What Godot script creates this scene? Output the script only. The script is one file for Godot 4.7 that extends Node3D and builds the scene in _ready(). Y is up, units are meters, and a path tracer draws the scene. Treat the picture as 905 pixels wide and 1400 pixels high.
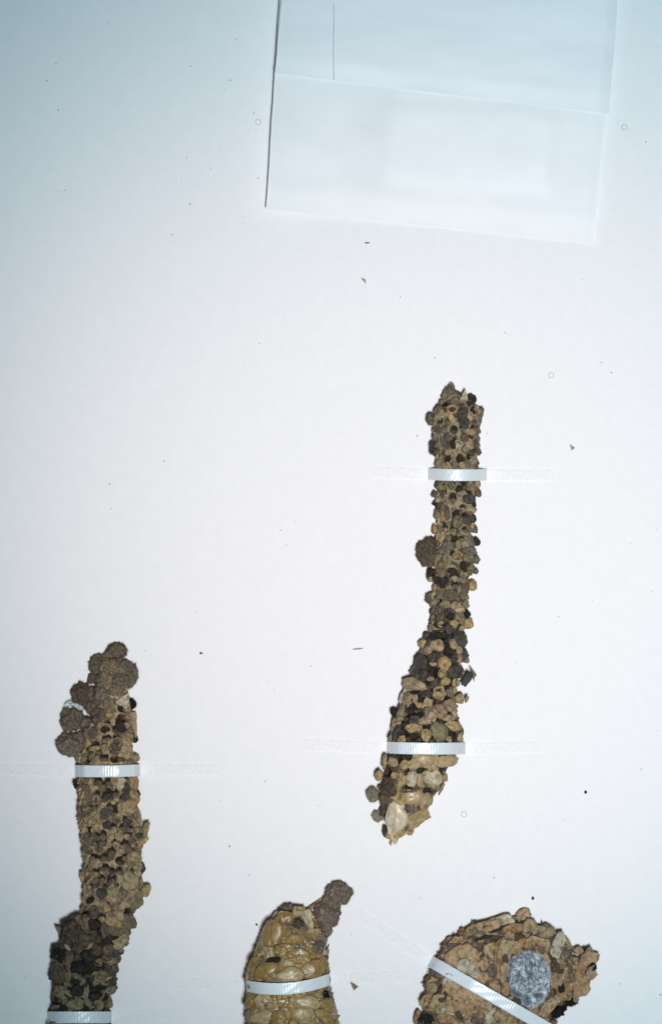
extends Node3D
# A white mounting board seen from straight above: dried corn cobs held down by white ribbons, and paper packets.
# Units are metres; one pixel of the photograph is PX metres on the board.
const PX := 0.00025
const CAM_H := 0.9
var rng := RandomNumberGenerator.new()
var wob := FastNoiseLite.new()
var M := {}
var tones := {
	"tan": Vector3(.43, .345, .215), "gold": Vector3(.48, .37, .185), "olive": Vector3(.26, .23, .145), "brown": Vector3(.15, .121, .09),
	"mauve": Vector3(.185, .15, .127), "grey": Vector3(.20, .18, .14), "slate": Vector3(.085, .08, .074), "dark": Vector3(.038, .032, .029),
	"black": Vector3(.018, .016, .016), "pale": Vector3(.58, .53, .42), "cream": Vector3(.64, .58, .42), "pink": Vector3(.38, .275, .19),
	"orange": Vector3(.42, .27, .14), "yellow": Vector3(.43, .36, .16), "pearl": Vector3(.56, .50, .36), "wax": Vector3(.30, .2, .072),
	"waxpale": Vector3(.43, .335, .185), "umber": Vector3(.10, .078, .056), "buff": Vector3(.50, .36, .22), "bark": Vector3(.21, .165, .11),
}
var shapes := {}          # shared kernel meshes by kind
var taken := {}           # how often a top-level name is used


func _ready() -> void:
	rng.seed = 77
	wob.seed = 5
	wob.noise_type = FastNoiseLite.TYPE_SIMPLEX_SMOOTH
	wob.frequency = 1.0
	wob.fractal_octaves = 3
	# ---- camera
	var cam := Camera3D.new()
	cam.name = "Camera"
	cam.position = Vector3(0, CAM_H, 0)
	cam.rotation_degrees = Vector3(-90, 0, 0)
	cam.fov = rad_to_deg(2.0 * atan(700.0 * PX / CAM_H))
	var lens := CameraAttributesPhysical.new()
	lens.frustum_focal_length = 61.7
	lens.frustum_focus_distance = .865
	lens.exposure_aperture = 6.5
	cam.attributes = lens
	cam.fov = rad_to_deg(2.0 * atan(700.0 * PX / CAM_H))
	cam.near = 0.05
	cam.far = 10.0
	cam.current = true
	add_child(cam)
	# ---- dim room around the copy stand, two copy lamps, exposure
	var we := WorldEnvironment.new()
	we.name = "World"
	var e := Environment.new()
	e.background_mode = Environment.BG_COLOR
	e.background_color = Color(.03, .036, .04).linear_to_srgb()
	e.tonemap_mode = Environment.TONE_MAPPER_LINEAR
	e.tonemap_exposure = 1.035
	e.sdfgi_enabled = true
	e.ssao_enabled = true
	e.ssil_enabled = true
	we.environment = e
	add_child(we)
	lamp("copy_lamp_cool", 735, 1200, 1.0, 933, 592, 24.0, Color(.645, .905, 1.0), 0.905)
	lamp("copy_lamp_warm", 700, 1130, 1.0, 587, 762, 13.0, Color(1.0, .497, .345), 0.475)
	make_materials()
	make_shapes()
	make_board()
	make_packets()
	make_right_cob()
	make_left_cob()
	make_waxy_cob()
	make_broad_cob()
	make_ribbons()
	make_crumbs()


func lamp(called: String, px: float, py: float, h: float, ax: float, ay: float, angle: float, col: Color, energy: float) -> void:
	var l := SpotLight3D.new()
	l.name = called
	l.position = Vector3((px - 452.5) * PX, h, (py - 700) * PX)
	l.light_color = col.linear_to_srgb()
	l.light_energy = energy
	l.light_size = 0.05
	l.spot_range = 4.0
	l.spot_attenuation = 2.0
	l.spot_angle = angle
	l.spot_angle_attenuation = 1.0
	l.shadow_enabled = true
	add_child(l)
	l.look_at(Vector3((ax - 452.5) * PX, 0, (ay - 700) * PX), Vector3(0, 0, -1))


# ------------------------------------------------------------------ helpers
func W(px: float, py: float, h: float) -> Vector3:      # where the thing seen at a photo point stands when it is h metres above the board
	var s := PX * (CAM_H - h) / CAM_H
	return Vector3((px - 452.5) * s, h, (py - 700.0) * s)


func numbered(called: String) -> String:
	taken[called] = taken.get(called, -1) + 1
	return called if taken[called] == 0 else "%s_%03d" % [called, taken[called]]


func tag(o: Node, label: String, category: String, group := "", kind := "") -> void:
	if label: o.set_meta("label", label)
	if category: o.set_meta("category", category)
	if group: o.set_meta("group", group)
	if kind: o.set_meta("kind", kind)


func thing(called: String, at: Vector3, label: String, category: String, group := "") -> Node3D:
	var o := Node3D.new()
	o.name = numbered(called)
	o.position = at
	add_child(o)
	tag(o, label, category, group)
	return o


func put(mesh: Mesh, mat: Material, called: String, parent: Node) -> MeshInstance3D:
	var o := MeshInstance3D.new()
	o.name = called
	o.mesh = mesh
	o.material_override = mat
	parent.add_child(o, true)
	return o


func grid_mesh(rows: int, cols: int, point: Callable, tint: Callable, closed := false, uv_of = null) -> ArrayMesh:   # a sheet of rows x cols points; tint gives linear colours
	var v := PackedVector3Array(); var c := PackedColorArray(); var uv := PackedVector2Array(); var idx := PackedInt32Array()
	for i in rows:
		for j in cols:
			v.append(point.call(i, j))
			c.append(tint.call(i, j))
			uv.append(uv_of.call(i, j) if uv_of != null else Vector2(float(j) / cols, float(i) / rows))
	var jm := cols if closed else cols - 1
	for i in rows - 1:
		for j in jm:
			var a := i * cols + j
			var b := i * cols + (j + 1) % cols
			var d := a + cols
			var f := b + cols
			idx.append_array([a, b, d, b, f, d])
	return finish(v, c, uv, idx)


func finish(v: PackedVector3Array, c: PackedColorArray, uv: PackedVector2Array, idx: PackedInt32Array) -> ArrayMesh:
	var n := PackedVector3Array()
	n.resize(v.size())
	for t in idx.size() / 3:
		var a := idx[t * 3]; var b := idx[t * 3 + 1]; var d := idx[t * 3 + 2]
		var f := (v[d] - v[a]).cross(v[b] - v[a])
		n[a] += f; n[b] += f; n[d] += f
	for i in n.size():
		n[i] = n[i].normalized() if n[i].length_squared() > 1e-24 else Vector3.UP
	var arr := []
	arr.resize(Mesh.ARRAY_MAX)
	arr[Mesh.ARRAY_VERTEX] = v; arr[Mesh.ARRAY_NORMAL] = n; arr[Mesh.ARRAY_COLOR] = c; arr[Mesh.ARRAY_TEX_UV] = uv; arr[Mesh.ARRAY_INDEX] = idx
	var m := ArrayMesh.new()
	m.add_surface_from_arrays(Mesh.PRIMITIVE_TRIANGLES, arr)
	return m


func grey(x: float) -> Color:
	return Color(x, x, x)


func noise_tex(freq: float, octaves: int, ramp: Array, sd: int, kind := FastNoiseLite.TYPE_SIMPLEX_SMOOTH) -> NoiseTexture2D:
	var n := FastNoiseLite.new()
	n.seed = sd
	n.noise_type = kind
	n.frequency = freq
	n.fractal_octaves = octaves
	var t := NoiseTexture2D.new()
	t.width = 512; t.height = 512
	t.seamless = true
	t.noise = n
	if ramp:
		var g := Gradient.new()
		g.offsets = PackedFloat32Array(ramp.map(func(r): return r[0]))
		g.colors = PackedColorArray(ramp.map(func(r): return r[1]))
		t.color_ramp = g
	return t


func triplanar(m: StandardMaterial3D, period: float) -> void:
	m.uv1_triplanar = true
	m.uv1_world_triplanar = true
	m.uv1_triplanar_sharpness = 3.0
	m.uv1_scale = Vector3.ONE / period


func make_materials() -> void:
	var mottle := noise_tex(.009, 4, [[0.0, Color(.62, .57, .52)], [.3, Color(.84, .81, .77)], [.55, Color(1, 1, 1)], [1.0, Color(1, .98, .93)]], 3)
	var grain := noise_tex(.05, 4, [], 9)
	for key in tones:
		var t: Vector3 = tones[key]
		var m := StandardMaterial3D.new()
		m.resource_name = "dry_" + key
		m.albedo_color = Color(t.x, t.y, t.z).linear_to_srgb()
		m.albedo_texture = mottle
		m.vertex_color_use_as_albedo = true
		m.roughness = .62
		m.metallic_specular = .4
		m.heightmap_enabled = true
		m.heightmap_texture = grain
		m.heightmap_scale = .03
		triplanar(m, .013)
		if key in ["wax", "waxpale", "pearl"]: m.albedo_texture = null
		if key in ["wax", "waxpale", "pearl"]:
			m.roughness = .27
			m.clearcoat_enabled = true
			m.clearcoat = .5
			m.clearcoat_roughness = .34
			m.heightmap_scale = .008
		M[key] = m
	var sk: StandardMaterial3D = M.tan.duplicate()           # skins take their whole colour from the vertices
	sk.albedo_color = Color.WHITE
	sk.roughness = .7
	M.skin = sk
	var sw: StandardMaterial3D = M.wax.duplicate()
	sw.albedo_color = Color.WHITE
	sw.roughness = .38
	M.wax_skin = sw
	var fz := StandardMaterial3D.new()
	fz.vertex_color_use_as_albedo = true
	fz.roughness = .95
	fz.metallic_specular = .15
	M.fuzz = fz
	var bd := StandardMaterial3D.new()
	bd.albedo_color = Color(.845, .85, .865).linear_to_srgb()
	bd.albedo_texture = noise_tex(.02, 4, [[0.0, Color(.985, .987, .987)], [1.0, Color.WHITE]], 21)
	bd.roughness = .75
	bd.metallic_specular = .3
	triplanar(bd, .06)
	M.board = bd
	var pp := StandardMaterial3D.new()
	pp.vertex_color_use_as_albedo = true
	pp.roughness = .55
	pp.metallic_specular = .35
	pp.heightmap_enabled = true
	pp.heightmap_texture = noise_tex(.012, 3, [], 31)
	pp.heightmap_scale = .008
	triplanar(pp, .05)
	M.paper = pp
	# ribbon: fine ribs across a satin weave
	var im := Image.create(256, 64, false, Image.FORMAT_RGB8)
	var r := RandomNumberGenerator.new()
	r.seed = 4
	var level := []
	for x in 256: level.append(.5 + .5 * sin(x * TAU / 8.0) * (.75 + .25 * sin(x * TAU * 3 / 256.0)))
	for x in 256:
		for y in 64:
			var v: float = level[x] * (.94 + .06 * sin((y + (x / 8) * 4) * TAU / 16.0)) + r.randf_range(-.08, .08)
			im.set_pixel(x, y, grey(clampf(v, 0, 1)))
	var wt := ImageTexture.create_from_image(im)
	var rb := StandardMaterial3D.new()
	rb.albedo_color = Color(.71, .79, .83).linear_to_srgb()
	rb.roughness = .3
	rb.metallic_specular = .65
	rb.heightmap_enabled = true
	rb.heightmap_texture = wt
	rb.heightmap_scale = .006
	M.ribbon = rb
	var tl: StandardMaterial3D = rb.duplicate()
	tl.albedo_color = Color(.845, .851, .866).linear_to_srgb()
	tl.roughness = .75
	tl.heightmap_scale = .014
	tl.metallic_specular = .3
	var im2 := Image.create(512, 64, false, Image.FORMAT_RGB8)
	var nz := FastNoiseLite.new()
	nz.seed = 8
	nz.frequency = .035
	for x in 512:
		for y in 64:
			var gate := smoothstep(-.1, .35, nz.get_noise_2d(x, y * 1.5))
			var rib := .5 + .5 * sin(x * TAU / 10.0 + 2.2 * nz.get_noise_2d(x * .8 + 300, y * 2.0))
			im2.set_pixel(x, y, grey(clampf(.35 + gate * (rib - .35) * .8 + r.randf_range(-.1, .1), 0, 1)))
	tl.heightmap_texture = ImageTexture.create_from_image(im2)
	M.tail = tl
	var rg: StandardMaterial3D = bd.duplicate()
	rg.albedo_color = Color(.5, .52, .54).linear_to_srgb()
	M.ring = rg


# ------------------------------------------------------------------ shared kernel shapes, unit size, y outwards
func lathe(profile: Array, seg: int, sd: float, amp: float, freq: float, lo: float, squash := 0.0, inner := -1) -> ArrayMesh:
	var sq := rng.randf_range(-squash, squash)
	var point := func(i: int, j: int) -> Vector3:
		var p: Vector2 = profile[i]
		var a := TAU * j / seg
		var d := Vector3(cos(a), 0, sin(a))
		var corner := 1.0 + .06 * sin(a * 3 + sd) + .05 * sin(a * 5 + sd * 2.3)
		var q := Vector3(d.x * p.x * corner * (1 + sq), p.y, d.z * p.x * corner * (1 - sq))
		var k := wob.get_noise_3d(q.x * freq + sd * 11.3, q.y * freq, q.z * freq - sd * 7.1)
		var k2 := wob.get_noise_3d(q.x * freq * .6 - sd * 5.3, q.y * freq * .6 + 40, q.z * freq * .6)
		var out := Vector3(q.x, (p.y + .3) * .9, q.z)
		return q + out.normalized() * k * amp + Vector3(0, k2 * amp * 1.2 * clampf(p.y + .8, 0, 1), 0)
	var tint := func(i: int, j: int) -> Color:
		var p: Vector2 = profile[i]
		var a := TAU * j / seg
		var k := wob.get_noise_3d(cos(a) * p.x * 1.5 + sd * 3.7, p.y * 1.5 + 20, sin(a) * p.x * 1.5)
		var t := clampf(.93 + k * .6 + .16 * smoothstep(.7, .95, p.x) - .06, lo, 1.3)      # paler round the rim
		if inner >= 0 and i >= inner: t *= .3           # shade inside an emptied husk, painted dark
		return Color(t, t * (.98 + .04 * k), t * (.95 + .1 * k))
	return grid_mesh(profile.size(), seg, point, tint, true)


func make_shapes() -> void:
	shapes.kernel = []; shapes.cup = []; shapes.bud = []; shapes.smooth = []; shapes.pad = []; shapes.flake = []; shapes.leaf = []
	for s in 9:
		var dent := rng.randf_range(.0, .22)
		shapes.kernel.append(lathe([Vector2(.55, -.9), Vector2(.72, -.45), Vector2(.9, -.05), Vector2(1.0, .3), Vector2(.93, .58), Vector2(.74, .76), Vector2(.48, .84 - dent * .6), Vector2(.22, .86 - dent), Vector2(.0, .86 - dent * 1.1)], 20, s * 1.7 + .3, .25, 1.5, .42, .12))
	for s in 7:
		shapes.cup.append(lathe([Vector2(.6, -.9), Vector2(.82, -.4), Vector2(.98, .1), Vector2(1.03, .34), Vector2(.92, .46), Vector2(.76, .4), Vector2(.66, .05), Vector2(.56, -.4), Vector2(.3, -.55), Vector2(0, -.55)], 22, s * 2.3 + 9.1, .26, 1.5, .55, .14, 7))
	for s in 5:
		shapes.bud.append(lathe([Vector2(.7, -.6), Vector2(.95, -.1), Vector2(1.0, .2), Vector2(.86, .5), Vector2(.55, .66), Vector2(.25, .7), Vector2(0, .68)], 14, s * 3.1 + 21.0, .2, 1.6, .6, .12))
	for s in 5:
		shapes.smooth.append(lathe([Vector2(.75, -.7), Vector2(.92, -.3), Vector2(1.0, .1), Vector2(.94, .42), Vector2(.8, .64), Vector2(.58, .78), Vector2(.3, .86), Vector2(0, .88)], 26, s * 4.3 + 31.0, .17, 1.3, .7, .1))
	for s in 6:
		shapes.pad.append(lathe([Vector2(1.0, -.5), Vector2(1.03, -.1), Vector2(.98, .12), Vector2(.86, .24), Vector2(.68, .29), Vector2(.46, .27), Vector2(.22, .25), Vector2(0, .26)], 26, s * 2.9 + 43.0, .24, 2.2, .55, .12))
	for s in 8:
		shapes.flake.append(flake_mesh(s, false))
		shapes.leaf.append(flake_mesh(s + 20, true))


func flake_mesh(s: int, pointed: bool) -> ArrayMesh:      # a dry curled scale with its own thickness: x across, z along (tip at -z), y outwards
	var curl := rng.randf_range(.1, .55)
	var twist := rng.randf_range(-.5, .5)
	var nr := 9
	var nc := 8
	var top := func(i: int, j: int, lift: float) -> Vector3:
		var u := float(j) / (nc - 1) * 2 - 1
		var v := float(i) / (nr - 1) * 2 - 1
		var w := 1.0
		if pointed: w = pow(clampf((v + 1.08) * .52, 0, 1), .7)
		else: w = .86 + .14 * cos(v * 2.4)
		w *= 1 + .25 * wob.get_noise_2d(v * 1.6 + s * 9.7, 3.0 * sign(u))
		var y := .35 * u * u * (.5 + curl) + curl * (-v) * .5 + twist * u * v * .3 + .16 * wob.get_noise_2d(u * 1.4 + s * 5, v * 1.4)
		return Vector3(u * w, y + lift, v * (1 + .12 * wob.get_noise_2d(u * 2 + s, 8)))
	var point := func(i: int, j: int) -> Vector3:         # the loop runs over the upper side and back under the lower one
		if j < nc: return top.call(i, j, .0)
		return top.call(i, 2 * nc - 1 - j, -.09)
	var tint := func(i: int, j: int) -> Color:
		var k := wob.get_noise_2d(i * .35 + s * 4, j * .5)
		return grey(clampf(.95 + k * .5, .5, 1.25))
	return grid_mesh(nr, nc * 2, point, tint, true)


var gall_amp := 1.0
func gall_radius(d: Vector3, sd: float) -> float:
	return 1.0 + gall_amp * (.34 * wob.get_noise_3d(d.x * 1.3 + sd * 3.1, d.y * 1.3, d.z * 1.3 - sd) + .13 * wob.get_noise_3d(d.x * 3.5, d.y * 3.5 + sd * 2, d.z * 3.5) + .05 * wob.get_noise_3d(d.x * 9 - sd, d.y * 9, d.z * 9))


func gall_mesh(sd: float, tone: Vector3, spots := Vector3.ZERO) -> ArrayMesh:
	var rows := 34
	var cols := 52
	var dir := func(i: int, j: int) -> Vector3:
		var a := PI * i / (rows - 1)
		return Vector3(sin(a) * cos(TAU * j / cols), cos(a), sin(a) * sin(TAU * j / cols))
	var point := func(i: int, j: int) -> Vector3:
		var d: Vector3 = dir.call(i, j)
		return d * gall_radius(d, sd)
	var tint := func(i: int, j: int) -> Color:
		var d: Vector3 = dir.call(i, j)
		var k := wob.get_noise_3d(d.x * 4 + sd, d.y * 4, d.z * 4) + .8 * wob.get_noise_3d(d.x * 11 + sd, d.y * 11, d.z * 11)
		var t := clampf(.95 + k * .85, .35, 1.8)
		var base := tone
		if spots != Vector3.ZERO: base = tone.lerp(spots, smoothstep(-.1, .55, k + .25 * wob.get_noise_3d(d.x * 2 + 9, d.y, d.z * 2 - sd)))
		return Color(base.x * t, base.y * t, base.z * t)
	return grid_mesh(rows, cols, point, tint, true)


var hair_mesh: ArrayMesh
func hairs(count: int, sd: float, tone: Vector3, length: float, parent: Node, called := "fuzz", thin := .022, other := Vector3.ZERO) -> void:       # short dry hairs standing on a unit gall
	if hair_mesh == null:
		hair_mesh = grid_mesh(4, 3, func(i, j): return Vector3(cos(TAU * j / 3), 0, sin(TAU * j / 3)) * (1 - i / 3.0) + Vector3(.6 * i * i / 9.0, i / 3.0, 0), func(_i, _j): return Color.WHITE, true)
	var r := RandomNumberGenerator.new()
	r.seed = int(sd * 100) + 3
	var mm := MultiMesh.new()
	mm.transform_format = MultiMesh.TRANSFORM_3D
	mm.use_colors = true
	mm.mesh = hair_mesh
	mm.instance_count = count
	for k in count:
		var d := Vector3(r.randfn(), r.randfn() + .25, r.randfn()).normalized()
		var up := (d + Vector3(r.randfn(), r.randfn(), r.randfn()) * .45).normalized()
		var x := up.cross(Vector3(.3, .2, .9)).normalized()
		var l := length * r.randf_range(.4, 1.3)
		var th := thin * r.randf_range(.7, 1.3)
		mm.set_instance_transform(k, Transform3D(Basis(x * th, up * l, x.cross(up) * th), d * (gall_radius(d, sd) - .03)))
		var t := r.randf_range(.6, 1.6)
		var hue := tone
		if other != Vector3.ZERO: hue = tone.lerp(other, smoothstep(-.22, .2, wob.get_noise_3d(d.x * 2.4 + sd, d.y * 2, d.z * 2.4) + r.randf_range(-.12, .12)))
		mm.set_instance_color(k, Color(hue.x * t, hue.y * t, hue.z * t))
	var o := MultiMeshInstance3D.new()
	o.name = called
	o.multimesh = mm
	o.material_override = M.fuzz
	parent.add_child(o, true)
	o.set_meta("kind", "stuff")


# ------------------------------------------------------------------ a cob: sections, skin, kernels
class Cob:
	var root: Node3D
	var secs := []            # [py, left, right]
	var pad := 4.0
	var cells := 0.0          # share of the cups that are cells of the skin itself
	var deep := 8.0
	var cell := 1.0
	var relief := 1.0
	var pocket := 0.0         # share of plain kernels that sit in a pocket of the skin
	var pocket_end := 0.0
	var close := .72           # how near two kernels may stand
	var kf := .9              # height over half width
	var placed := []          # [px, py, r]
	var pits := {}            # rows of [px, py, rx, ry] where the skin sinks into a cell
	var bands := []           # stretches of py that lie under a ribbon
	var tops := []            # [px, py, height] of what stands out

	func pit(px: float, py: float, rx: float, ry: float) -> void:
		for k in range(int((py - ry * 1.4) / 16.0), int((py + ry * 1.4) / 16.0) + 1):
			if not pits.has(k): pits[k] = []
			pits[k].append([px, py, rx, ry])

	func sunk(px: float, py: float) -> float:      # 0 at the middle of a cell, 1 on its rim, more outside
		var best := 4.0
		for q in pits.get(int(py / 16.0), []):
			var dx: float = (px - q[0]) / q[2]
			var dy: float = (py - q[1]) / q[3]
			best = minf(best, dx * dx + dy * dy)
		return sqrt(best)

	func hidden(py: float) -> bool:
		return bands.any(func(b): return py > b[0] and py < b[1])

	func at(py: float) -> Vector2:      # centre and half width of the core, in px
		var a: Array = secs[0]
		for b in secs:
			if b[0] >= py:
				var f: float = clampf((py - a[0]) / maxf(b[0] - a[0], .01), 0, 1)
				var l: float = lerpf(a[1], b[1], f)
				var r: float = lerpf(a[2], b[2], f)
				return Vector2((l + r) / 2, maxf((r - l) / 2 - pad, .6))
			a = b
		return Vector2((a[1] + a[2]) / 2, maxf((a[2] - a[1]) / 2 - pad, .6))

	func h(px: float, py: float) -> float:       # height of the core above the board, in px
		var c := at(py)
		var t: float = clampf((px - c.x) / c.y, -1, 1)
		return c.y * kf * (1.0 + sqrt(1 - t * t)) + 1.5

	func normal(px: float, py: float) -> Vector3:
		var c := at(py)
		var t: float = clampf((px - c.x) / c.y, -.98, .98)
		var y := sqrt(1 - t * t)
		var n := Vector3(t, y / kf, 0)
		var c2 := at(py + 6)
		n.z = -clampf((h(px + c2.x - c.x, py + 6) - h(px, py)) / 6.0, -1.2, 1.2) * n.y
		return n.normalized()


func skin(cob: Cob, mat: Material, amp: float, freq: float, tint_of: Callable, called := "rachis", cols := 96, fine_step := 1.5, folds := 0.0) -> void:
	var y0: float = cob.secs[0][0]
	var y1: float = cob.secs[-1][0]
	var rows := int((y1 - y0) / fine_step) + 2
	var pos := func(i: int, j: int) -> Vector3:
		var py := lerpf(y0, y1, float(i) / (rows - 1))
		var c := cob.at(py)
		var edge := minf(minf(1.0, (py - y0) / 10.0), (y1 - py) / 10.0)
		var rad := c.y * sqrt(clampf(edge, 0, 1))
		var a := TAU * j / cols
		var d := Vector3(cos(a), sin(a) * cob.kf, 0)
		var q := Vector3(c.x + d.x * c.y, d.y * c.y, py) * freq
		var n := wob.get_noise_3d(q.x, q.y, q.z)
		var rid := 1.0 - 2.2 * absf(wob.get_noise_3d(q.x * .7 + 50, q.y * .7, q.z * .7))
		var fine := wob.get_noise_3d(q.x * 3.1, q.y * 3.1 + 9, q.z * 3.1)
		var rr := rad + amp * (n * .9 + rid * .55 + fine * .3) * clampf(rad / 8.0, 0, 1)
		if folds > 0:
			var w := Vector3(q.x + .5 * n, q.y, q.z * .8 + .5 * fine)
			var fold := 1.0 - absf(wob.get_noise_3d(w.x * .55 + 7, w.y * .55, w.z * .55)) * 3.0
			rr += (folds * pow(clampf(fold, 0, 1), 3.0) - folds * 1.1 * pow(clampf(1.0 - absf(wob.get_noise_3d(w.x * .5 - 31, w.y * .5, w.z * .5)) * 4.0, 0, 1), 2.0)) * clampf(rad / 8.0, 0, 1)
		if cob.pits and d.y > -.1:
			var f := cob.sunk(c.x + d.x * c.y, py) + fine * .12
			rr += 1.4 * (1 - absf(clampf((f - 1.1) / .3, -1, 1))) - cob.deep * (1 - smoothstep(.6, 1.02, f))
		var hh := c.y * cob.kf + 1.5 + d.y * rr
		return W(c.x + d.x * rr, py, maxf(hh, .3) * PX) - cob.root.position
	var tint := func(i: int, j: int) -> Color:
		var py := lerpf(y0, y1, float(i) / (rows - 1))
		var a := TAU * j / cols
		var c := cob.at(py)
		var t: Vector3 = tint_of.call(c.x + cos(a) * c.y, py, sin(a) * c.y)
		if cob.pits and sin(a) > -.1: t = t.lerp(tones.umber * .35, 1 - smoothstep(.72, 1.05, cob.sunk(c.x + cos(a) * c.y, py)))      # shade in the cells is painted into the skin colour
		return Color(t.x, t.y, t.z)
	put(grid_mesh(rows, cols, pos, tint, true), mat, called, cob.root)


func piece(cob: Cob, kind: String, tone: String, px: float, py: float, rx: float, ry: float, rot: float, lift: float) -> Node3D:
	var parts := tone.split(":")
	var n := cob.normal(px, py)
	var c := cob.at(py)
	var hh := cob.h(px, py)
	var over: float = absf(px - c.x) - c.y
	if over > 0: hh = maxf(c.y * cob.kf * .9, minf(rx, ry) * .7)
	if absf(py - clampf(py, cob.secs[0][0], cob.secs[-1][0])) > .5: hh = maxf(minf(rx, ry), 4)
	var grow := 1.0 / clampf(n.y, .62, 1.0) if over <= 0 else 1.0
	var r := minf(rx, ry)
	var o: MeshInstance3D
	if kind == "g":
		var sd := rng.randf_range(0, 90)
		o = put(gall_mesh(sd, tones[parts[0]]), M.fuzz, "gall", cob.root)
		hh = maxf(hh - r * .3 if over <= 0 else hh * .8, r * .85) + lift
		o.transform = Transform3D(Basis(Vector3.UP, deg_to_rad(rot)) * Basis.from_scale(Vector3(rx, r, ry) * PX * .93), W(px, py, hh * PX) - cob.root.position)
		hairs(int(clampf(rx * ry * 8.0, 300, 2600)), sd, tones[parts[1] if parts.size() > 1 else parts[0]], clampf(3.0 / r, .12, .45), o, "fuzz", clampf(.17 / r, .009, .03))
		if r > 8: hairs(26, sd, tones[parts[0]] * 1.2, 5.5 / r * .9, o, "hair", .12 / r)
		cob.placed.append([px, py, (rx + ry) / 2])
		return o
	if kind == "k" and cob.cells > 0 and over <= -2 and (parts[0] == "black" or parts[0] == "dark") and r < 8:      # an empty hollow, not a piece
		cob.pit(px, py, rx * 1.1, ry * 1.1)
		cob.placed.append([px, py, (rx + ry) / 2])
		return null
	if kind in ["b", "p"]: n.z *= .3
	n = (n + Vector3(0, .6 if kind in ["b", "p", "f", "l"] else .35, -.28 if kind in ["k", "c"] else 0.0)).normalized()
	var z := (Vector3(0, 0, 1) - n * n.z).normalized()
	var b := Basis(n.cross(z) * 1.0, n, z)
	b.x = b.y.cross(b.z).normalized()
	b = b * Basis(Vector3.UP, -deg_to_rad(rot))
	var size := Vector3(rx * grow, r * 1.15, ry)
	var called := "kernel"
	var list: Array = shapes.kernel
	var sink := .12
	if kind == "k" and py < cob.pocket_end and over <= -3 and r >= 5 and rng.randf() < cob.pocket and not parts[0] in ["black", "dark", "slate"]:
		kind = "c"
		parts = [parts[0], parts[0]]
	if kind == "c" and parts.size() > 1 and rng.randf() < cob.cells and over <= -2:      # a cell of the skin itself: only its kernel is a piece
		cob.pit(px, py - ry * .22, rx * .9 * cob.cell, ry * .82 * cob.cell)
		cob.placed.append([px, py, (rx + ry) / 2])
		if parts[1] == "none": return null
		list = shapes.bud; size = Vector3(rx * .74 * grow, r * .85, ry * .66) * Vector3(cob.cell, 1, cob.cell); sink = .55
		o = put(list[rng.randi() % list.size()], M[parts[1]], "kernel", cob.root)
		o.transform = Transform3D(b * Basis.from_scale(size * PX), W(px, py + ry * .3, hh * PX) - n * (sink * r * PX) - cob.root.position)
		return o
	if kind == "c":
		list = shapes.cup; called = "husk_cup"; sink = .0
		if cob.cells > 0: cob.pit(px, py, rx * .9, ry * .9)
	elif kind == "b":
		list = shapes.smooth; called = "kernel"; size.y = r * .8; sink = .3
	elif kind == "p":
		list = shapes.pad; called = "wrinkled_scale"; size.y = clampf(r * .9, 4, 9) * cob.relief; sink = .05
	elif kind == "f" or kind == "l":
		list = shapes.flake if kind == "f" else shapes.leaf
		called = "scale"; size.y = r * .8; sink = -.25
		b = b * Basis(Vector3.RIGHT, rng.randf_range(.0, .3)) * Basis(Vector3.BACK, rng.randf_range(-.3, .3))
	o = put(list[rng.randi() % list.size()], M[parts[0]], called, cob.root)
	var bottom := W(px, py, (hh + lift) * PX) - n * (sink * size.y * PX)
	o.transform = Transform3D(b * Basis.from_scale(size * PX), bottom - cob.root.position)
	if kind == "c" and parts.size() > 1 and parts[1] != "none":
		var s := put(shapes.bud[rng.randi() % shapes.bud.size()], M[parts[1]], "kernel", cob.root)
		s.transform = Transform3D(b * Basis.from_scale(Vector3(rx * .66 * grow, r * .62, ry * .66) * PX), bottom - n * (.28 * r * PX) + b.z * (.13 * ry * PX) - cob.root.position)
	cob.placed.append([px, py, (rx + ry) / 2])
	cob.tops.append([px, py, (hh + lift) + size.y * (.9 - sink)])
	return o


func lay(cob: Cob, text: String) -> void:     # one piece per line: kind tone x y rx ry [turn] [lift]
	for line in text.split("\n"):
		var w := line.strip_edges().split(" ", false)
		if w.size() < 6: continue
		piece(cob, w[0], w[1], w[2].to_float(), w[3].to_float(), w[4].to_float(), w[5].to_float(), w[6].to_float() if w.size() > 6 else rng.randf_range(-18, 18), w[7].to_float() if w.size() > 7 else 0.0)


func fill(cob: Cob, y0: float, y1: float, size0: float, size1: float, picks: Array, most: int) -> void:   # kernels where none is set by hand
	var py := y0
	var row := 0
	var made := 0
	while py < y1:
		var s := lerpf(size0, size1, (py - y0) / (y1 - y0))
		var c := cob.at(py)
		var step: float = s * 1.75 / maxf(c.y, 4)
		var a := -1.75 + (step * .5 if row % 2 else 0.0)
		while a < 1.75:
			var aa := a + rng.randf_range(-.15, .15) * step
			var px := c.x + sin(aa) * c.y
			var yy := py + rng.randf_range(-.16, .16) * s
			var r := s * rng.randf_range(.75, 1.12)
			var free := not cob.hidden(yy)
			for q in cob.placed:
				var ddx: float = (q[0] - px) / maxf(cos(aa), .35)
				if absf(aa) < 1.5 and Vector2(ddx * .8, q[1] - yy).length() < (q[2] + r) * cob.close:
					free = false
					break
			if free and made < most:
				var pick: Array = picks[rng.randi() % picks.size()]
				if pick[0] == "c" and cob.cells > 0 and absf(aa) < 1.1: piece(cob, "c", pick[1], px, yy, r * .95, r * 1.1, rng.randf_range(-15, 15), 0)
				else: side_piece(cob, pick[0], pick[1], px, yy, r, aa)
				made += 1
			a += step
		py += s * 1.55
		row += 1


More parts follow.
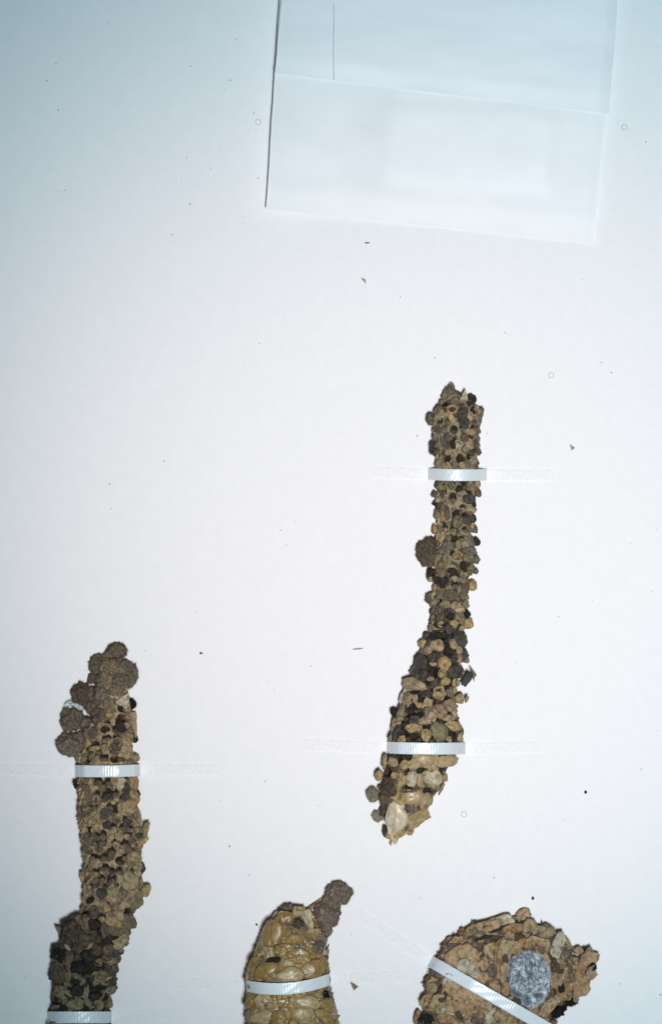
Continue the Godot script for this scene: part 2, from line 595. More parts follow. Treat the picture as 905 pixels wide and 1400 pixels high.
func side_piece(cob: Cob, kind: String, tone: String, px: float, py: float, r: float, a: float) -> void:
	var c := cob.at(py)
	var parts := tone.split(":")
	var n := Vector3(sin(a), cos(a), -.3).normalized()
	var z := (Vector3(0, 0, 1) - n * n.z).normalized()
	var b := Basis(n.cross(z), n, z)
	b.x = b.y.cross(b.z).normalized()
	b = b * Basis(Vector3.UP, rng.randf_range(-.5, .5)) * Basis(Vector3.RIGHT, rng.randf_range(-.25, .1))
	var hh := c.y * cob.kf * (1 + cos(a)) + 1.5
	var list: Array = {"k": shapes.kernel, "c": shapes.cup, "f": shapes.flake, "p": shapes.pad, "l": shapes.leaf}[kind]
	var o := put(list[rng.randi() % list.size()], M[parts[0]], {"k": "kernel", "c": "husk_cup", "f": "scale", "p": "wrinkled_scale", "l": "scale"}[kind], cob.root)
	var p := W(px, py, maxf(hh, r * .6) * PX)
	cob.tops.append([px, py, maxf(hh, r * .6) + r * .9])
	var ry := r * rng.randf_range(.9, 1.35)
	o.transform = Transform3D(b * Basis.from_scale(Vector3(r, r * rng.randf_range(.9, 1.25), ry) * PX), p - cob.root.position - n * r * PX * (.1 if kind == "k" else 0.0))
	if kind == "c" and parts.size() > 1:
		var s := put(shapes.bud[rng.randi() % shapes.bud.size()], M[parts[1]], "kernel", cob.root)
		s.transform = Transform3D(b * Basis.from_scale(Vector3(r * .66, r * .6, ry * .66) * PX), p - n * (.28 * r * PX) + b.z * (.13 * r * PX) - cob.root.position)


func make_cob(called: String, px: float, py: float, label: String, secs: Array, pad: float, kf: float) -> Cob:
	var cob := Cob.new()
	cob.root = thing(called, W(px, py, 0), label, "corn cob", "dried corn cobs tied to the board")
	cob.secs = secs
	cob.pad = pad
	cob.kf = kf
	return cob


var right_cob: Cob
var left_cob: Cob
var waxy_cob: Cob
var broad_cob: Cob


func mix_tone(a: Vector3, b: Vector3, px: float, py: float, pz: float, f: float, bias: float) -> Vector3:
	return a.lerp(b, smoothstep(-.15, .25, wob.get_noise_3d(px * f, py * f, pz * f) + bias))


func make_right_cob() -> void:
	var cob := make_cob("corn_cob", 600, 850, "long slender brown corn cob hanging alone at upper right, tapering to a hooked gold tip", [[526, 611, 621], [540, 602, 640], [560, 592, 655], [585, 588, 659], [625, 593, 656], [650, 594, 655], [680, 594, 651], [710, 594, 647], [740, 593, 649], [770, 590, 650], [800, 590, 645], [830, 588, 638], [850, 587, 639], [870, 579, 634], [900, 571, 635], [930, 559, 629], [960, 548, 622], [985, 538, 628], [1005, 533, 633], [1025, 529, 629], [1050, 521, 618], [1075, 516, 607], [1100, 520, 590], [1120, 524, 577], [1140, 526, 560], [1151, 530, 545]], 7.0, .84)
	right_cob = cob
	cob.bands = [[638, 660], [1012, 1033]]
	cob.cells = .75
	cob.pocket = .5
	cob.pocket_end = 860.0
	cob.deep = 6.0
	cob.close = .66
	lay(cob, """
g brown:grey 614 538 8 11
l cream 634 543 5 10 12 4
k dark 643 547 8 8
g dark:brown 642 556 7 7
c tan:dark 646 562 7 8
f mauve 653 576 5 19 2 0
g brown 590 573 8 9
k slate 632 566 7 8
k slate 634 578 7 9
k brown 601 577 6 6
c pale:slate 620 589 7 8
k grey 632 586 5 7
k pale 627 607 5 7
c grey:tan 647 588 6 8
k tan 603 567 4 6
f gold 617 572 3 7 -25 2
k brown 607 556 7 7
g dark:grey 594 612 8 11
k gold 652 609 6 4
k pink 612 619 4 4
k dark 610 626 6 6
k dark 629 627 6 6
k dark 643 624 6 6
k olive 619 623 3 8
l olive 602 603 3 11 -8 2
k brown 653 618 5 5
l olive 602 632 4 9 20 2
k pink 645 631 5 4
k dark 619 606 5 8
k brown 607 603 5 6
k olive 636 614 5 4
k dark 651 633 4 4
k brown 599 663 5 6
c olive:grey 617 663 7 8
k dark 636 660 6 5
k tan 652 662 5 5
k brown 594 676 4 5
c grey:brown 605 673 7 7
f cream 599 682 4 9 20 1
c olive:grey 618 683 7 10
k black 627 668 6 5
k olive 629 675 5 4
k dark 641 670 6 5
k pink 646 675 4 4
k brown 653 674 5 6
k slate 640 682 7 7
k dark 597 689 6 5
k olive 599 701 6 10
c tan:brown 611 701 7 13
k black 624 702 5 5
k tan 633 695 5 6
k dark 646 689 5 6
k tan 646 697 5 5
k dark 635 703 5 5
k olive 624 713 6 9
k slate 638 711 7 7
k dark 646 709 5 6
c tan:pink 605 723 9 10
c gold:olive 620 724 7 8
k orange 594 724 4 8
k grey 636 725 7 6
k gold 645 719 5 5
k grey 649 724 4 6
g umber:bark 586 755 18 20
k grey 612 746 7 8
k gold 631 737 5 5
k olive 627 745 6 6
k grey 642 740 6 9
k dark 651 741 5 6
k dark 621 736 6 5
c tan:gold 625 760 6 6
p olive 611 766 6 10 4 1
k grey 641 754 8 7
k grey 650 765 6 6
k black 618 757 4 6
k dark 635 773 7 7
k black 617 780 8 4
k gold 637 784 6 5
k olive 644 776 5 5
k mauve 650 781 4 4
c gold:tan 621 789 8 7
k dark 603 793 9 8
k dark 589 784 6 7
k tan 588 791 5 5
k gold 644 801 8 8
k grey 622 801 7 7
k orange 596 803 6 6
k olive 605 805 5 5
g brown 590 818 9 9
k black 599 824 6 7
g brown 615 812 9 8
k olive 609 826 8 6
k tan 622 828 6 6
k olive 635 826 6 7
k cream 626 834 4 4
k brown 593 836 8 5
k brown 593 847 8 6
k tan 597 859 9 5
k black 637 839 8 5
k gold 620 853 6 6
k gold 639 852 8 8
f tan 629 860 5 5 0 1
k black 617 843 7 5
k slate 584 870 6 6
k gold 579 880 8 7
k tan 598 883 9 9
k dark 604 869 11 6
k slate 627 873 9 14
k slate 577 906 9 10
k grey 566 917 5 8
k gold 607 907 9 10
k slate 592 899 7 7
k tan 592 908 5 3
k dark 613 891 7 6
k slate 631 895 9 9
k olive 636 901 5 6
k black 589 915 8 6
c gold:tan 588 927 9 9
k tan 566 936 12 10
k pink 579 941 5 4
k gold 608 932 6 6
c gold:tan 600 948 9 9
g mauve:grey 613 945 7 8
k slate 621 918 9 10
f slate 635 928 11 10 20 7
l olive 645 921 6 11 -50 8
k tan 628 955 8 7 0 2
f pink 637 956 3 5 0 4
k black 610 959 6 5
p pale 552 957 9 14 10
p tan 563 960 6 11 5
c tan:gold 573 962 9 14 8
f tan 584 965 6 10 20 1
k slate 583 950 7 6
k pink 600 973 9 11
k pink 613 965 8 10
k tan 612 982 7 5
k black 621 984 6 6
p tan 539 994 6 13 8
g dark 539 974 5 6
c olive:brown 553 982 8 8
k black 564 976 7 6
k slate 567 985 7 7
k tan 580 986 8 6
f tan 590 982 5 8 20 1
k gold 563 996 7 7
k black 585 993 6 6
b olive 600 1001 11 15 -20
k gold 618 993 8 8
b grey 627 1003 9 12 30
k gold 582 1005 7 9
k gold 550 1011 5 5
k black 552 1003 6 6
k black 566 1007 7 5
b waxpale 582 1040 12 11
b waxpale 610 1039 12 11
f tan 567 1039 5 9 15 1
k gold 553 1046 6 7
k tan 538 1042 6 6
k tan 527 1042 5 9
k black 545 1037 6 6
k dark 557 1035 6 5
f gold 595 1037 4 7 -10 1
k black 577 1054 9 5
k black 607 1053 8 5
k gold 518 1060 5 8
k gold 540 1060 5 4
k black 530 1056 6 7
k gold 547 1062 4 6
k black 556 1056 5 7
b cream 591 1063 12 13 25
k gold 607 1063 5 7
b pale 563 1064 7 14 5
k gold 553 1066 4 7
k tan 574 1066 6 8
k black 557 1077 8 5
k black 585 1082 8 6
b waxpale 566 1089 12 13 10
k tan 581 1095 7 11
p gold 545 1087 9 12 -5
b pearl 542 1115 11 24 4 9
l cream 540 1140 7 15 184 3
p gold 556 1128 7 14 -25
f gold 570 1116 9 17 55 1
p tan 564 1124 8 9
k mauve 559 1104 7 8
k mauve 558 1131 6 7
b gold 541 1139 9 9
l gold 535 1150 3 7 35 2
f pink 602 1078 4 9 25 1
k umber 533 1080 8 9
k brown 529 1094 8 10
k umber 526 1108 8 9
g grey:tan 510 1087 9 10
g grey:pale 517 1116 8 8
k gold 521 1078 5 4
g dark:grey 527 1136 5 9
""")
	fill(cob, 532, 850, 6.0, 6.6, [["k", "tan"], ["k", "olive"], ["k", "brown"], ["k", "olive"], ["c", "olive:bark"], ["k", "grey"], ["c", "tan:umber"], ["k", "bark"]], 110)
	fill(cob, 850, 1036, 6.4, 7.4, [["k", "tan"], ["k", "gold"], ["k", "tan"], ["k", "olive"], ["k", "slate"], ["c", "tan:gold"]], 70)
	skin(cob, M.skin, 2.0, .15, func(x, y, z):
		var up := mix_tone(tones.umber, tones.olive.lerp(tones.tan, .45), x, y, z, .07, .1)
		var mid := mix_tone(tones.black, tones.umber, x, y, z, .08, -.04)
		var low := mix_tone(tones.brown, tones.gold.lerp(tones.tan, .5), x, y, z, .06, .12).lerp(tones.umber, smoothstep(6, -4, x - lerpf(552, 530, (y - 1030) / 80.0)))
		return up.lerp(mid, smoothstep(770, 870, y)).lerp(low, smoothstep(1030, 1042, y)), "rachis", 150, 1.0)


func make_left_cob() -> void:
	var cob := make_cob("corn_cob", 140, 1200, "bent brown corn cob at far left, honeycombed below a head of furry galls", [[896, 142, 164], [910, 134, 172], [935, 130, 176], [960, 126, 181], [990, 121, 184], [1020, 113, 182], [1050, 106, 189], [1090, 107, 188], [1120, 108, 192], [1150, 111, 195], [1180, 114, 194], [1210, 115, 195], [1230, 113, 192], [1250, 106, 186], [1270, 92, 178], [1290, 84, 170], [1310, 76, 161], [1330, 71, 158], [1350, 69, 156], [1370, 68, 151], [1400, 67, 152], [1440, 72, 150], [1475, 85, 138]], 4.0, .78)
	left_cob = cob
	cob.bands = [[1043, 1064], [1381, 1402]]
	cob.cells = .93
	cob.cell = 1.06
	cob.pocket = .6
	cob.pocket_end = 1380.0
	cob.deep = 9.0
	cob.close = .46
	lay(cob, """
g brown:umber 160 890 15 11
g bark:brown 150 912 15 13
g brown:mauve 168 912 13 12
g bark:brown 145 930 14 13
g brown:bark 163 931 14 14
g mauve:brown 141 949 13 12
g bark:grey 150 962 10 9
g brown:mauve 131 968 13 11
g brown:umber 137 984 11 9
g mauve:brown 124 1002 11 10
g brown 135 909 13 14
g bark:grey 149 898 9 8
g brown:mauve 179 924 10 16
g bark:olive 161 918 11 10
g bark:grey 159 944 12 10
k brown 127 928 7 8
g umber:brown 112 949 14 16
g mauve:brown 129 951 10 12
g brown 123 962 9 9
g brown:grey 99 984 17 17
g mauve:brown 118 990 11 11
k gold 142 962 7 7
l olive 155 965 4 10 -15 3
l pale 170 956 7 10 30 4
g black:dark 179 963 8 8
k black 167 968 6 6
k brown 135 975 9 8
k gold 152 979 7 4
c grey:dark 166 990 9 14
l tan 182 991 8 17 180 3
g mauve:brown 97 1018 20 16
g mauve:orange 114 1010 8 11
c tan:dark 144 997 9 9
k dark 184 1010 5 6
k olive 146 1010 8 6
g brown 130 1003 8 8
c tan:gold 129 1020 9 7
c olive:brown 159 1020 9 11
c tan:brown 142 1036 8 8
k olive 129 1036 6 6
k tan 111 1037 8 8
p tan 171 1027 7 15 2
k tan 185 1037 6 6
k dark 119 1038 6 6
k dark 158 1038 7 5
f dark 108 1073 8 6 0 2
p mauve 119 1072 8 11
c tan:brown 133 1069 8 8
c olive:brown 149 1070 7 8
k cream 165 1071 5 10
k slate 172 1079 6 8
p orange 183 1073 6 12 15
p olive 119 1088 8 10
k mauve 132 1087 6 7
c tan:slate 148 1087 9 10
k gold 160 1091 5 5
k slate 170 1088 5 7
p orange 182 1092 8 10
p orange 178 1100 8 6
k dark 187 1087 5 6
c tan:mauve 129 1104 10 9
k black 159 1103 6 10
p mauve 114 1108 7 11
g slate:olive 145 1113 9 10
p tan 173 1109 8 7
p orange 124 1119 7 5
p tan 134 1127 7 10 20
c brown:slate 175 1122 8 9
p tan 189 1120 8 14 -10
f yellow 198 1134 8 10 -12 2
l yellow 196 1148 8 7 60 2
c tan:mauve 120 1140 9 12
k slate 147 1128 6 6
k dark 159 1139 5 6
c olive:slate 189 1140 8 10
p tan 152 1143 5 9
c tan:brown 173 1156 9 12
c tan:mauve 141 1152 9 9
p mauve 123 1159 9 8
c tan:brown 153 1166 7 10
c tan:buff 130 1177 10 10
c tan:umber 165 1178 8 7
k tan 183 1171 5 7
c tan:brown 142 1187 9 7
p olive 175 1183 5 14 15
k slate 193 1187 6 7
c tan:mauve 120 1200 8 10
c gold:brown 132 1209 8 8
c tan:mauve 153 1206 9 12
k slate 140 1222 8 7
p tan 176 1205 13 11
f yellow 198 1218 8 9 0 2
p olive 193 1206 4 14 -12
k tan 121 1217 6 8
p tan 153 1218 6 9
c tan:olive 168 1221 8 13
p olive 184 1230 10 12 8
c tan:dark 124 1230 9 8
c gold:orange 116 1252 8 8
k brown 130 1246 7 9
c tan:buff 147 1240 8 10
k tan 139 1255 7 8
b gold 155 1262 10 9
k grey 176 1250 8 9
p olive 167 1268 10 10
k dark 130 1264 9 8
k olive 128 1275 7 5
p tan 163 1282 10 10 20
g umber:dark 104 1274 21 19
l olive 83 1271 6 8 -60 3
k umber 130 1266 10 8
g dark:umber 142 1286 10 9
f tan 95 1297 2 8 -40 3
f tan 122 1295 2 8 40 3
k black 85 1306 11 12
g umber:bark 84 1331 12 13
k olive 84 1318 7 4
k dark 122 1306 11 10
k black 108 1322 10 11
k olive 106 1333 6 6
k umber 120 1333 5 6
k black 131 1326 9 7
k olive 136 1313 7 8
k slate 155 1302 10 7
k tan 154 1314 8 5
b slate 150 1328 9 9
k yellow 149 1336 8 3
b slate 150 1344 9 7
k olive 151 1352 8 7
p olive 132 1337 7 9
p olive 86 1357 11 10
k dark 106 1355 8 9
b olive 104 1373 12 9
k olive 118 1356 4 11
c black:dark 132 1359 10 10
p olive 132 1374 10 8
k olive 148 1370 6 10
k olive 75 1376 9 7
p tan 161 1287 8 11 15
k grey 157 1298 10 6
k pink 171 1289 4 5
""")
	fill(cob, 990, 1255, 6.0, 6.6, [["c", "tan:tan"], ["c", "tan:mauve"], ["c", "olive:bark"], ["c", "tan:bark"], ["c", "olive:brown"], ["p", "tan"], ["c", "buff:tan"]], 160)
	fill(cob, 1260, 1390, 8.0, 8.0, [["k", "bark"], ["k", "olive"], ["k", "brown"], ["k", "umber"]], 40)
	fill(cob, 1404, 1470, 8.0, 8.0, [["k", "bark"], ["k", "olive"], ["k", "umber"]], 60)
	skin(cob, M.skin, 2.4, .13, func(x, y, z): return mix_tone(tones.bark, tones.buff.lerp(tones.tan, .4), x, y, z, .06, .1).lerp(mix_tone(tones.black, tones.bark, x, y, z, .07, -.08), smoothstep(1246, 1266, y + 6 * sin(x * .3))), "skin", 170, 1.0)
	# white mould between two galls
	var mo := put(gall_mesh(44.0, Vector3(.42, .5, .54), Vector3(.66, .74, .78)), M.fuzz, "mould", cob.root)
	mo.transform = Transform3D(Basis.from_scale(Vector3(12, 5, 9) * PX), W(102, 966, 9 * PX) - cob.root.position)
	mo.set_meta("label", "tuft of bluish white mould between two furry galls")
	hairs(1500, 44.0, Vector3(.5, .58, .62), .4, mo, "mould_threads", .007)


func make_waxy_cob() -> void:
	var cob := make_cob("corn_cob", 400, 1370, "waxy golden brown corn cob at bottom centre, a furry gall leaning off its top", [[1242, 392, 416], [1252, 376, 428], [1265, 364, 434], [1280, 358, 440], [1300, 350, 445], [1320, 342, 447], [1345, 337, 450], [1370, 338, 456], [1400, 340, 463], [1440, 338, 470], [1490, 345, 466], [1530, 365, 445], [1545, 385, 425]], 2.0, .8)
	waxy_cob = cob
	cob.bands = [[1336, 1362]]
	skin(cob, M.wax_skin, 3.4, .07, func(x, y, z): return mix_tone(tones.brown, tones.wax, x, y, z, .05, .2), "skin", 130, 1.1, 4.0)
	lay(cob, """
g mauve:brown 394 1247 13 10
b wax 372 1282 10 27 6 2
p wax 388 1262 10 13 20
f wax 391 1258 8 11 10 2
f gold 409 1249 6 9 5 3
l cream 421 1260 6 17 170 3
g umber:dark 406 1265 8 10
b wax 405 1285 10 10
g mauve:bark 463 1221 19 16
g bark:mauve 454 1230 14 12
g mauve:bark 446 1252 19 18
g bark:mauve 452 1241 13 11
g mauve:bark 441 1272 13 13
g bark:mauve 436 1285 11 11
l pink 429 1236 4 13 50 3
g mauve:umber 431 1296 11 10
k black 375 1313 10 4 -10
b wax 366 1329 14 15
b waxpale 396 1334 18 13
b waxpale 394 1317 7 6
p wax 410 1308 17 10
b wax 427 1328 14 17
b wax 439 1318 8 11
p gold 428 1278 8 10
k wax 384 1300 8 10
g black:dark 411 1341 8 4
l slate 442 1314 5 9 40 3
l slate 447 1306 3 9 20 4
l dark 446 1298 3 8 20 4
p wax 351 1320 7 12 12
p wax 392 1300 10 10
p waxpale 364 1371 15 12
p wax 391 1366 15 11
b waxpale 420 1371 17 11 10
g black:dark 441 1361 9 7
p wax 444 1378 10 12
b waxpale 360 1391 14 11
b wax 382 1392 10 13
b waxpale 415 1388 13 13
p wax 438 1393 14 12
p wax 349 1368 8 14
b wax 402 1402 9 10
""")  # the thin black kernel paints the crescent of shade above the left bulge
	fill(cob, 1255, 1400, 10.0, 11.0, [["p", "wax"], ["p", "wax"], ["p", "waxpale"]], 50)
	fill(cob, 1408, 1535, 12.0, 12.0, [["p", "wax"], ["p", "wax"], ["p", "waxpale"]], 70)


func make_broad_cob() -> void:
	var cob := make_cob("corn_cob", 670, 1350, "broad lumpy corn cob at lower right with a round blue grey mouldy patch", [[1256, 676, 722], [1262, 650, 736], [1275, 630, 757], [1295, 607, 778], [1315, 596, 784], [1340, 587, 784], [1365, 580, 776], [1385, 577, 760], [1410, 574, 752], [1450, 570, 748], [1500, 590, 730], [1525, 620, 700]], 3.0, .3)
	broad_cob = cob
	cob.relief = 1.5
	cob.pit(721, 1338, 36, 44)
	cob.pit(767, 1352, 10, 13)
	cob.deep = 10.0
	skin(cob, M.skin, 4.0, .06, func(x, y, z): return mix_tone(tones.brown, tones.buff.lerp(tones.orange, .4), x, y, z, .07, -.06), "skin", 170, 1.0, 7.5)  # skin colour darkened so the gaps between scales look shaded
	lay(cob, """
p buff 634 1316 26 22 20
p buff 655 1330 16 18 30
p buff 622 1364 24 20 20
p buff 643 1372 16 20
k mauve 622 1297 10 7 20
p buff 659 1271 18 11 -20
p olive 648 1276 10 8
k umber 662 1267 6 6
p cream 683 1262 16 9 -15
k buff 715 1250 9 9
p tan 703 1258 8 5 -20
f dark 652 1285 17 2 -17 1
f dark 690 1267 17 2 -28 1
p buff 668 1308 7 15 -10
c brown:umber 652 1303 9 7
c mauve:dark 662 1318 8 12
k mauve 672 1327 7 10
p orange 682 1316 7 20 -8
k umber 687 1287 8 6
k tan 696 1282 7 8
k umber 708 1281 8 5
p orange 700 1272 13 8 -20
p tan 725 1270 9 12
p tan 738 1276 8 10
p orange 743 1297 8 10
g grey:olive 746 1272 9 9
g slate:grey 756 1287 8 12
g grey:slate 768 1304 12 7
p tan 772 1292 9 10
c tan:grey 776 1296 8 9
f buff 801 1311 15 13 20 2
f tan 806 1330 11 9 60 3
f buff 788 1358 13 9 -30 3
f tan 700 1378 13 9 30 2
f buff 645 1350 15 8 -20 3
f tan 690 1300 9 16 10 3
f buff 735 1290 14 8 15 3
f pale 612 1345 6 16 15 3
f tan 600 1376 12 8 40 3
f buff 803 1304 8 9 -30 4
k black 810 1322 5 6
p orange 797 1328 13 9
p buff 795 1346 17 15 10
p orange 778 1353 10 12
p tan 788 1318 10 10
c orange:black 766 1350 9 11
l tan 767 1338 4 10 30 2
k tan 764 1365 6 6
g black:dark 760 1379 13 13
g black:dark 779 1370 11 6
f buff 747 1378 7 18 30 2
k umber 705 1370 8 6
k orange 727 1383 10 8
p orange 745 1333 7 24 8
p orange 740 1300 10 9 40
k orange 690 1350 6 12
k tan 688 1332 6 10
p buff 676 1352 9 12
c gold:tan 587 1371 9 12
k tan 592 1351 7 7
k mauve 590 1340 8 5
k umber 605 1360 9 9
k black 583 1393 9 7
f pale 613 1383 11 4 25 2
k mauve 653 1391 10 9
f cream 671 1385 10 3 -40 2
p tan 684 1392 11 9
p orange 570 1392 5 10 15
k umber 630 1387 9 6
k orange 608 1392 10 8
k mauve 597 1328 6 9
k tan 612 1313 6 7
p tan 615 1290 9 9
k umber 640 1340 4 9 -15
k orange 718 1290 9 8
k buff 706 1294 7 7
k umber 675 1284 6 5
k gold 672 1294 7 6
k tan 790 1300 7 6
k black 800 1300 3 5
""")  # the two thin dark scales paint the shade of the upper groove
	cob.placed.append([721, 1338, 46])
	fill(cob, 1268, 1400, 7.0, 8.0, [["p", "orange"], ["f", "tan"], ["p", "umber"], ["f", "buff"], ["c", "buff:umber"], ["f", "orange"], ["l", "buff"]], 70)
	fill(cob, 1402, 1500, 9.0, 9.0, [["p", "buff"], ["f", "orange"], ["p", "tan"], ["f", "buff"]], 90)
	# the round patch of blue grey mould, raised a little, with whiter threads
	var hp := broad_cob.h(721, 1338)
	var sd := 61.0
	gall_amp = .5
	var mo := put(gall_mesh(sd, Vector3(.12, .135, .155), Vector3(.36, .42, .46)), M.fuzz, "mould_patch", cob.root)
	mo.transform = Transform3D(Basis(Vector3.UP, .12) * Basis.from_scale(Vector3(29, 8, 36) * PX), W(721, 1338, (hp - 3) * PX) - cob.root.position)
	mo.set_meta("label", "round blue grey mouldy patch with white threads and a dark rim")
	hairs(6500, sd, Vector3(.24, .27, .30), .17, mo, "mould_threads", .007, Vector3(.70, .77, .81))
	gall_amp = 1.0
	for k in 15:
		var a := TAU * k / 15 + .1
		var r := 1.0 + .07 * sin(k * 2.3)
		piece(cob, "f", ["orange", "umber", "brown", "buff", "umber"][k % 5], 721 + cos(a) * 34 * r, 1338 + sin(a) * 42 * r, 8 + 2 * sin(k * 1.7), 5.5, rad_to_deg(a) + 90 + 20 * sin(k * 3.1), 1.0)
	for k in 26:                                   # papery scales lying over one another
		var px := rng.randf_range(592, 792)
		var py := rng.randf_range(1272, 1396)
		var c := cob.at(py)
		if absf(px - c.x) > c.y - 4 or Vector2((px - 721) / 34.0, (py - 1338) / 42.0).length() < 1.25: continue
		var off := (px - 592) * .53 - (py - 1316) * .85
		if absf(off) < 16: continue
		piece(cob, "f", ["buff", "orange", "tan", "pale", "buff"][k % 5], px, py, rng.randf_range(9, 17), rng.randf_range(7, 11), rng.randf_range(-60, 60), rng.randf_range(.5, 2.5))


# ------------------------------------------------------------------ board, packets, ribbons, crumbs
func make_board() -> void:
	var st := SurfaceTool.new()
	var bm := BoxMesh.new()
	bm.size = Vector3(.56, .006, .62)
	var o := put(bm, M.board, "backing_board", self)
	o.position = Vector3(0, -.003, .02)
	tag(o, "smooth white backing board that everything is fixed to", "", "", "structure")
	# four tiny rings pressed into the board
	for p in [[353, 167], [753, 513], [634, 1113], [853, 174], [772, 157]]:
		var t := TorusMesh.new()
		t.inner_radius = 3.3 * PX
		t.outer_radius = 4.2 * PX
		t.rings = 20; t.ring_segments = 6
		if p[0] == 772: continue
		var m := put(t, M.ring, "pinhole_ring", o)
		m.position = W(p[0], p[1], .0000) - o.position


func sheet(corners: Array, height: Callable, tint: Callable, mat: Material, called: String, parent: Node3D, thick := .0003) -> MeshInstance3D:
	var nr := 60
	var nc := 80
	var at := func(i: int, j: int, low: float) -> Vector3:
		var u := float(j) / (nc - 1)
		var v := float(i) / (nr - 1)
		var p: Vector2 = corners[0].lerp(corners[1], u).lerp(corners[3].lerp(corners[2], u), v)
		p += Vector2(wob.get_noise_2d(v * 3, u * 3) * 1.2, wob.get_noise_2d(u * 4 + 7, v) * 1.6)
		return W(p.x, p.y, maxf(height.call(u, v) - low, .0001)) - parent.position
	var point := func(i: int, j: int) -> Vector3:
		return at.call(i, j, 0.0) if j < nc else at.call(i, 2 * nc - 1 - j, thick)
	var col := func(i: int, j: int) -> Color:
		var jj := j if j < nc else 2 * nc - 1 - j
		return tint.call(float(jj) / (nc - 1), float(i) / (nr - 1))
	return put(grid_mesh(nr, nc * 2, point, col, true), mat, called, parent)


func make_packets() -> void:
	var lower := thing("paper_packet", W(600, 200, 0), "lower pale blue paper packet, tucked under the other at its top edge", "paper packet", "overlapping paper packets")
	var base := Vector3(.83, .85, .868)
	var soft := func(x: float, a: float, b: float, w: float) -> float: return smoothstep(a - w, a + w, x) * (1 - smoothstep(b - w, b + w, x))
	sheet([Vector2(386, -50), Vector2(846, -50), Vector2(810, 333), Vector2(364, 286)], func(u, v): return .0008 + .0075 * pow(1 - u, 7.0) * (1 - .2 * v) + .0012 * (1 - smoothstep(.9, 1.0, v)) + .0006 * wob.get_noise_2d(u * 2.2, v * 2.2) + .0004 * soft.call(u, .34, .86, .015) * soft.call(v, .55, .84, .03) + .0006 * smoothstep(.97, 1.0, u), func(u, v):
		var t: float = 1.0 + .03 * soft.call(u, .36, .84, .015) * soft.call(v, .55, .84, .03) - .035 * soft.call(u, .24, .36, .05) * soft.call(v, .45, .95, .1) + .02 * wob.get_noise_2d(u * 3, v * 3)
		return Color(base.x * t, base.y * t, base.z * t), M.paper, "sheet", lower)
	var upper := thing("paper_packet", W(600, 60, 0), "upper pale blue paper packet, overlapping the other, running off the top edge", "paper packet", "overlapping paper packets")
	var base2 := Vector3(.815, .842, .868)
	var lie := func(u, v): return .0026 + .0085 * pow(1 - u, 7.0) + .0008 * (1 - smoothstep(.85, 1.0, v)) + .0005 * wob.get_noise_2d(u * 2.0 + 9, v * 1.6)
	sheet([Vector2(391, -60), Vector2(848, -60), Vector2(832, 156), Vector2(376, 100)], lie, func(u, v):
		var t: float = 1.0 - .06 * smoothstep(.972, .976, u) + .03 * wob.get_noise_2d(u * 2.4 + 4, v * 2.4)
		return Color(base2.x * t, base2.y * t, base2.z * t), M.paper, "sheet", upper)
	# a fine crease line down the upper packet
	var line := SurfaceTool.new()
	var pts := func(i: int, j: int) -> Vector3:
		var a := TAU * j / 5
		var x := 456.0 + .3 * sin(i * .4)
		var y := lerpf(4, 109, i / 19.0)
		return W(x, y, lie.call((x - 384.0) / 457.0, (y + 60) / 165.0) + .00012) + Vector3(cos(a), sin(a), 0) * .00012 - upper.position
	var cr := put(grid_mesh(20, 5, pts, func(_i, _j): return Color(.42, .46, .5), true), M.fuzz, "crease_line", upper)
	cr.set_meta("label", "fine dark crease line down the upper packet")


